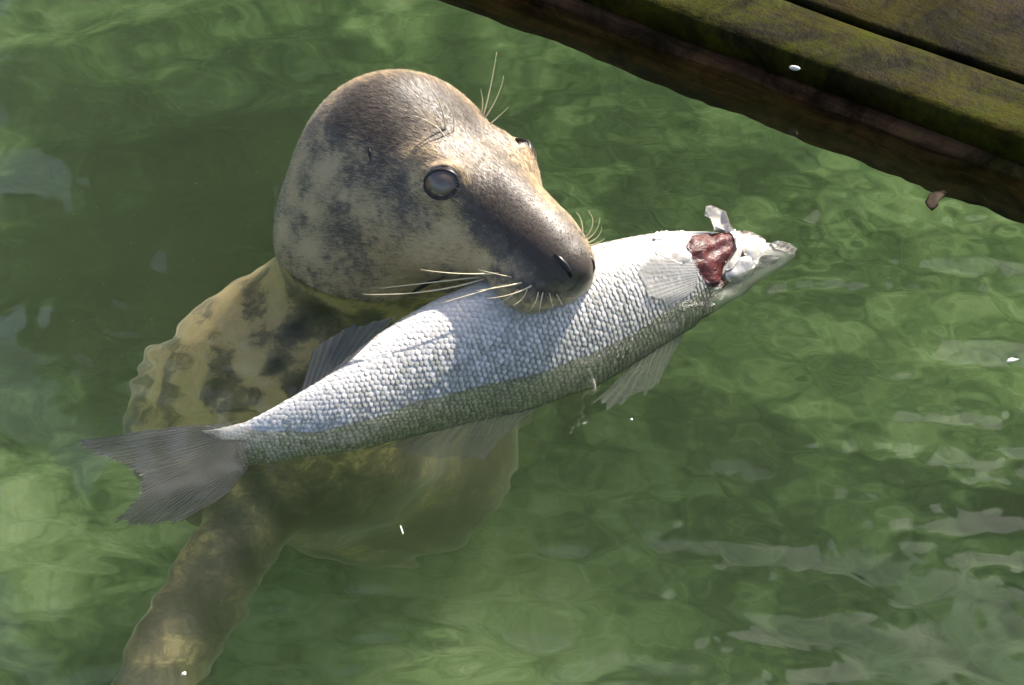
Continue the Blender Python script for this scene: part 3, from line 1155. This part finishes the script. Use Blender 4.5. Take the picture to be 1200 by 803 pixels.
    fin('tail_fin', [under(x, y, 0.0085) for x, y in ((286, 495), (292, 510), (294, 528), (292, 547))],
        [under(x, y, d + 0.010) for x, y, d in ((90, 512, .012), (100, 522, .013), (140, 542, .014), (168, 562, .016), (160, 585, .018), (146, 602, .02), (132, 617, .022), (215, 605, .024), (256, 586, .022))], 40, fm_dark, 1, rag=0.03, curl=0.007, thick=0.0008, soft=True)
    q = [fish_pt_f(x, 0.12) - FB[int(x)] * 0.004 for x in np.linspace(48, 34, 6)]
    zb = DIST - float((q[0] - CAMP) @ FV)
    fin('anal_fin', q, [at_depth(x, y, zb + dz) for x, y, dz in ((466, 369, 0), (425, 378, 0), (385, 396, -.003), (366, 411, -.006), (368, 430, -.012), (364, 453, -.02), (384, 452, -.022))], 13, fm_dark, 2, rag=0.03, curl=0.003)
    fin('dorsal_fin', [fish_pt_f(x, 2.75) for x in np.linspace(55, 78, 8)],
        [under(x, y, .075) for x, y in ((445, 524), (475, 533), (520, 538), (556, 539), (574, 530), (602, 500))], 13, fm_thin, 3, rag=0.05, curl=0.004)
    fin('dorsal_fin', [fish_pt_f(x, 2.75) for x in np.linspace(92, 104, 8)],
        [under(x, y, .07) for x, y in ((690, 478), (706, 474), (735, 471), (755, 466), (773, 449), (778, 434))], 9, fm_thin, 4, rag=0.10, curl=0.004, spiny=True)

    def lay(px, py, off):
        a_, n_ = surf(px, py)
        if a_ is None:
            return None
        if n_ @ BV < 0:
            n_ = -n_
        return a_ + n_ * off
    fin('pectoral_fin', [lay(x, y, .002) for x, y in ((816, 306), (818, 318), (816, 330), (812, 340))],
        [lay(x, y, .0035) for x, y in ((756, 300), (749, 318), (753, 338), (768, 352), (786, 358))], 14, fm_pale, 5, rag=0.05, curl=0.0015, thick=0.0005)

    # patches of torn head: gill, flap, gill cover, jaw
    def patch(name, poly, mat, off, amp, thick, seed, lam=(0.006, 0.02), lean=None, dome=0.0):
        P2 = [Vector((x, y)) for x, y in poly]
        n0 = len(P2)
        # denser outline
        out2 = []
        for i in range(n0):
            a_, b_ = P2[i], P2[(i + 1) % n0]
            kk = max(1, int((b_ - a_).length / 2.5))
            for q_ in range(kk):
                out2.append(a_.lerp(b_, q_ / kk))
        edges = [(i, (i + 1) % len(out2)) for i in range(len(out2))]
        x0, x1 = min(v.x for v in out2), max(v.x for v in out2)
        y0, y1 = min(v.y for v in out2), max(v.y for v in out2)
        pts = list(out2)
        for gx in np.arange(x0 + 1, x1, 2.4):
            for gy in np.arange(y0 + 1, y1, 2.4):
                pts.append(Vector((gx, gy)))
        vs, es, fs, _, _, _ = mgeo.delaunay_2d_cdt(pts, edges, [], 1, 0.01)
        ctr = np.array([sum(v.x for v in out2), sum(v.y for v in out2)]) / len(out2)
        VV = []
        zs = []
        for v in vs:
            q_, n_ = surf(v.x, v.y)
            if q_ is None:
                q_ = None
            VV.append((q_, n_))
        known = [(i, DIST - float((q_ - CAMP) @ FV)) for i, (q_, n_) in enumerate(VV) if q_ is not None]
        res = []
        for i, v in enumerate(vs):
            q_, n_ = VV[i]
            if q_ is None:
                # beyond the outline of the body: keep the depth of the nearest point that has one
                d2 = [((vs[k_].x - v.x) ** 2 + (vs[k_].y - v.y) ** 2, z_) for k_, z_ in known] or [(0, lean or 0.0)]
                q_ = at_depth(v.x, v.y, min(d2)[1])
                n_ = BV
            if n_ @ BV < 0:
                n_ = -n_
            e_ = float(fbm2(np.array(v.x * 0.0009), np.array(v.y * 0.0009), seed, 10, lam[0], lam[1], 1.0)) * amp
            dist_edge = min((v - w).length for w in out2)
            res.append(q_ + n_ * (off + e_ + dome * min(1.0, dist_edge / 10.0)))
        nv = len(res)
        res2 = [p_ - BV * thick for p_ in res]
        FF = [tuple(f) for f in fs] + [tuple(i + nv for i in f)[::-1] for f in fs]
        from collections import Counter
        cnt = Counter()
        for f in fs:
            for a_, b_ in zip(f, list(f[1:]) + [f[0]]):
                cnt[(min(a_, b_), max(a_, b_))] += 1
        for (a_, b_), c_ in cnt.items():
            if c_ == 1:
                FF.append((a_, b_, b_ + nv, a_ + nv))
        return mesh_obj(name, res + res2, FF, mat, o)

    mg, nt, bs, _ = new_mat('raw_red_gill')
    v = coords(nt)
    n1 = noise(nt, v, 55, 4, 0.6, 1.5)
    lk(nt, ramp(nt, n1, [(0.3, (0.022, 0.005, 0.005)), (0.5, (0.09, 0.014, 0.012)), (0.7, (0.17, 0.032, 0.026))]), bs.inputs['Base Color'])
    bs.inputs['Roughness'].default_value = 0.42
    lk(nt, bump(nt, n1, 0.8, 0.004), bs.inputs['Normal'])
    mt, nt, bs, _ = new_mat('torn_pale_flesh')
    v = coords(nt)
    lk(nt, ramp(nt, noise(nt, v, 90, 5, 0.6, 0.4), [(0.3, (0.42, 0.37, 0.30)), (0.5, (0.68, 0.62, 0.54)), (0.7, (0.82, 0.78, 0.72))]), bs.inputs['Base Color'])
    bs.inputs['Roughness'].default_value = 0.35
    bs.inputs['Subsurface Weight'].default_value = 0.25
    bs.inputs['Subsurface Radius'].default_value = (0.01, 0.006, 0.004)
    bs.inputs['Subsurface Scale'].default_value = 0.4
    lk(nt, bump(nt, noise(nt, v, 160, 3), 0.4, 0.002), bs.inputs['Normal'])
    mc, nt, bs, _ = new_mat('grey_gill_plate')
    v = coords(nt)
    lk(nt, ramp(nt, noise(nt, v, 70, 5, 0.6, 0.6), [(0.3, (0.16, 0.16, 0.15)), (0.5, (0.40, 0.39, 0.37)), (0.7, (0.62, 0.60, 0.56))]), bs.inputs['Base Color'])
    bs.inputs['Roughness'].default_value = 0.25
    bs.inputs['Metallic'].default_value = 0.2
    lk(nt, bump(nt, noise(nt, v, 120, 3), 0.4, 0.002), bs.inputs['Normal'])
    patch('gill', [(810, 278), (830, 274), (852, 275), (860, 282), (858, 296), (846, 313), (845, 326), (854, 336), (846, 343), (833, 338), (822, 325), (811, 304), (803, 289)], mg, 0.002, 0.28, 0.003, 71, dome=0.003, lam=(0.010, 0.035))
    patch('torn_flap', [(835, 275), (836, 268), (832, 256), (825, 253), (827, 242), (833, 241), (850, 248), (856, 265), (864, 276), (868, 290), (862, 304), (852, 316), (846, 318), (848, 309), (858, 296), (859, 283), (852, 276)], mt, 0.008, 0.30, 0.003, 72, lam=(0.012, 0.04))
    patch('gill_cover', [(852, 316), (862, 304), (874, 300), (881, 312), (878, 326), (868, 334), (855, 337), (847, 328), (846, 320)], mc, 0.006, 0.2, 0.003, 73, dome=0.004, lam=(0.012, 0.04))
    patch('cheek_plate', [(866, 276), (884, 278), (895, 286), (892, 300), (880, 309), (869, 300), (867, 288)], mt, 0.005, 0.3, 0.003, 74, dome=0.004, lam=(0.010, 0.03))
    patch('belly_skin', [(766, 280), (776, 274), (798, 273), (806, 279), (803, 290), (811, 305), (806, 312), (790, 308), (775, 300)], mt, 0.0015, 0.25, 0.002, 75, dome=0.003, lam=(0.010, 0.03))
    patch('jaw', [(902, 286), (912, 282), (926, 288), (934, 296), (930, 303), (921, 301), (914, 296), (907, 294)], mt, 0.002, 0.2, 0.003, 76, dome=0.002, lam=(0.01, 0.03))
    patch('torn_skin', [(878, 306), (892, 300), (905, 302), (914, 306), (905, 316), (893, 322), (880, 330), (868, 338), (872, 322)], mc, 0.001, 0.25, 0.002, 78, dome=0.002, lam=(0.008, 0.025))
    patch('torn_skin', [(846, 346), (858, 340), (870, 338), (868, 346), (858, 354), (842, 362), (830, 360), (836, 350)], mt, 0.001, 0.25, 0.002, 79, dome=0.002, lam=(0.008, 0.025))
    patch('torn_skin', [(866, 276), (872, 270), (880, 272), (890, 276), (898, 282), (890, 284), (880, 280)], mt, 0.002, 0.35, 0.002, 80, lam=(0.008, 0.025))
    patch('torn_skin', [(764, 282), (768, 275), (780, 270), (784, 276), (796, 271), (804, 275), (798, 282), (780, 284)], mt, 0.003, 0.35, 0.002, 81, lam=(0.008, 0.025))
    return o


fish = build_fish()


# ------------------------------------------------------------------ small scraps
def scrap(name, label, cat, c, size, mat, seed, flat=0.35, group=None):
    bm = bmesh.new()
    bmesh.ops.create_icosphere(bm, subdivisions=2, radius=1)
    r = np.random.default_rng(seed)
    o1 = r.random(3) * 9
    for v in bm.verts:
        k = 1 + 0.35 * math.sin(v.co.x * 3 + o1[0]) + 0.25 * math.sin(v.co.y * 4 + o1[1])
        v.co = Vector((v.co.x * size[0] * k, v.co.y * size[1] * k, v.co.z * min(size) * flat))
    me = bpy.data.meshes.new(name)
    bm.to_mesh(me)
    bm.free()
    me.polygons.foreach_set('use_smooth', [True] * len(me.polygons))
    me.materials.append(mat)
    o = bpy.data.objects.new(name, me)
    COL.objects.link(o)
    o.location = c
    o.rotation_euler = (0, 0, r.random() * 3)
    tag(o, label, cat, group)
    return o


def water_pt(px, py, dz=0.0):
    p = at_z(px, py, 0)
    z = float(water_height(np.array(p[0]), np.array(p[1])))
    p = at_z(px, py, z)
    return (p[0], p[1], z + dz)


mwht, nt, bs, _ = new_mat('white_shell')
lk(nt, ramp(nt, noise(nt, coords(nt), 300), [(0.3, (0.5, 0.48, 0.44)), (0.6, (0.8, 0.79, 0.76))]), bs.inputs['Base Color'])
mwd, nt, bs, _ = new_mat('brown_weed')
lk(nt, ramp(nt, noise(nt, coords(nt), 120), [(0.3, (0.012, 0.008, 0.005)), (0.6, (0.04, 0.026, 0.014))]), bs.inputs['Base Color'])
bs.inputs['Roughness'].default_value = 0.75
bs.inputs['Specular IOR Level'].default_value = 0.15

p = at_z(931, 80, DECK_Z + 0.001)
scrap('shell', 'small white shell stuck on the near mossy plank of the raft', 'shell', tuple(p), (0.0046, 0.0040), mwht, 1, 0.8)
scrap('foam_fleck', 'largest white fleck, floating at the right edge of the picture', 'fleck', water_pt(1187, 422), (0.008, 0.003), mwht, 2, 0.4, 'white flecks on the water')
scrap('foam_fleck', 'tiny white fleck floating just below the fish, under its spiny fin', 'fleck', water_pt(740, 492), (0.0022, 0.0016), mwht, 3, 0.5, 'white flecks on the water')
scrap('foam_fleck', 'thin pale fleck floating over the dark shadow below the fish', 'fleck', water_pt(471, 621), (0.0012, 0.005), mwht, 4, 0.3, 'white flecks on the water')
scrap('foam_fleck', "white fleck floating above the seal's flipper at lower left", 'fleck', water_pt(215, 790), (0.0038, 0.0022), mwht, 5, 0.4, 'white flecks on the water')
scrap('seaweed', 'dark brown scrap of seaweed floating beside the raft', 'seaweed', water_pt(1095, 234), (0.015, 0.010), mwd, 6, 0.14)

# specks of dirt hanging in the water and on it
rs = np.random.default_rng(77)
VV, FF = [], []
for k in range(55):
    px, py = rs.uniform(0, 1200), rs.uniform(0, 803)
    if rs.random() < 0.5:
        px, py = rs.uniform(0, 330), rs.uniform(80, 420)
    c = under(px, py, 0.004 + 0.10 * rs.random() ** 2)
    r0 = rs.uniform(0.0004, 0.0008)
    b = len(VV)
    for d_ in ((1, 0, 0), (-1, 0, 0), (0, 1, 0), (0, -1, 0), (0, 0, 1), (0, 0, -1)):
        VV.append(c + np.array(d_) * r0 * rs.uniform(0.6, 1.5))
    FF += [tuple(b + i for i in f) for f in ((0, 2, 4), (2, 1, 4), (1, 3, 4), (3, 0, 4), (2, 0, 5), (1, 2, 5), (3, 1, 5), (0, 3, 5))]
so = mesh_obj('floating_specks', VV, FF, mwht)
tag(so, 'tiny pale specks drifting in the green water', 'specks', kind='stuff')
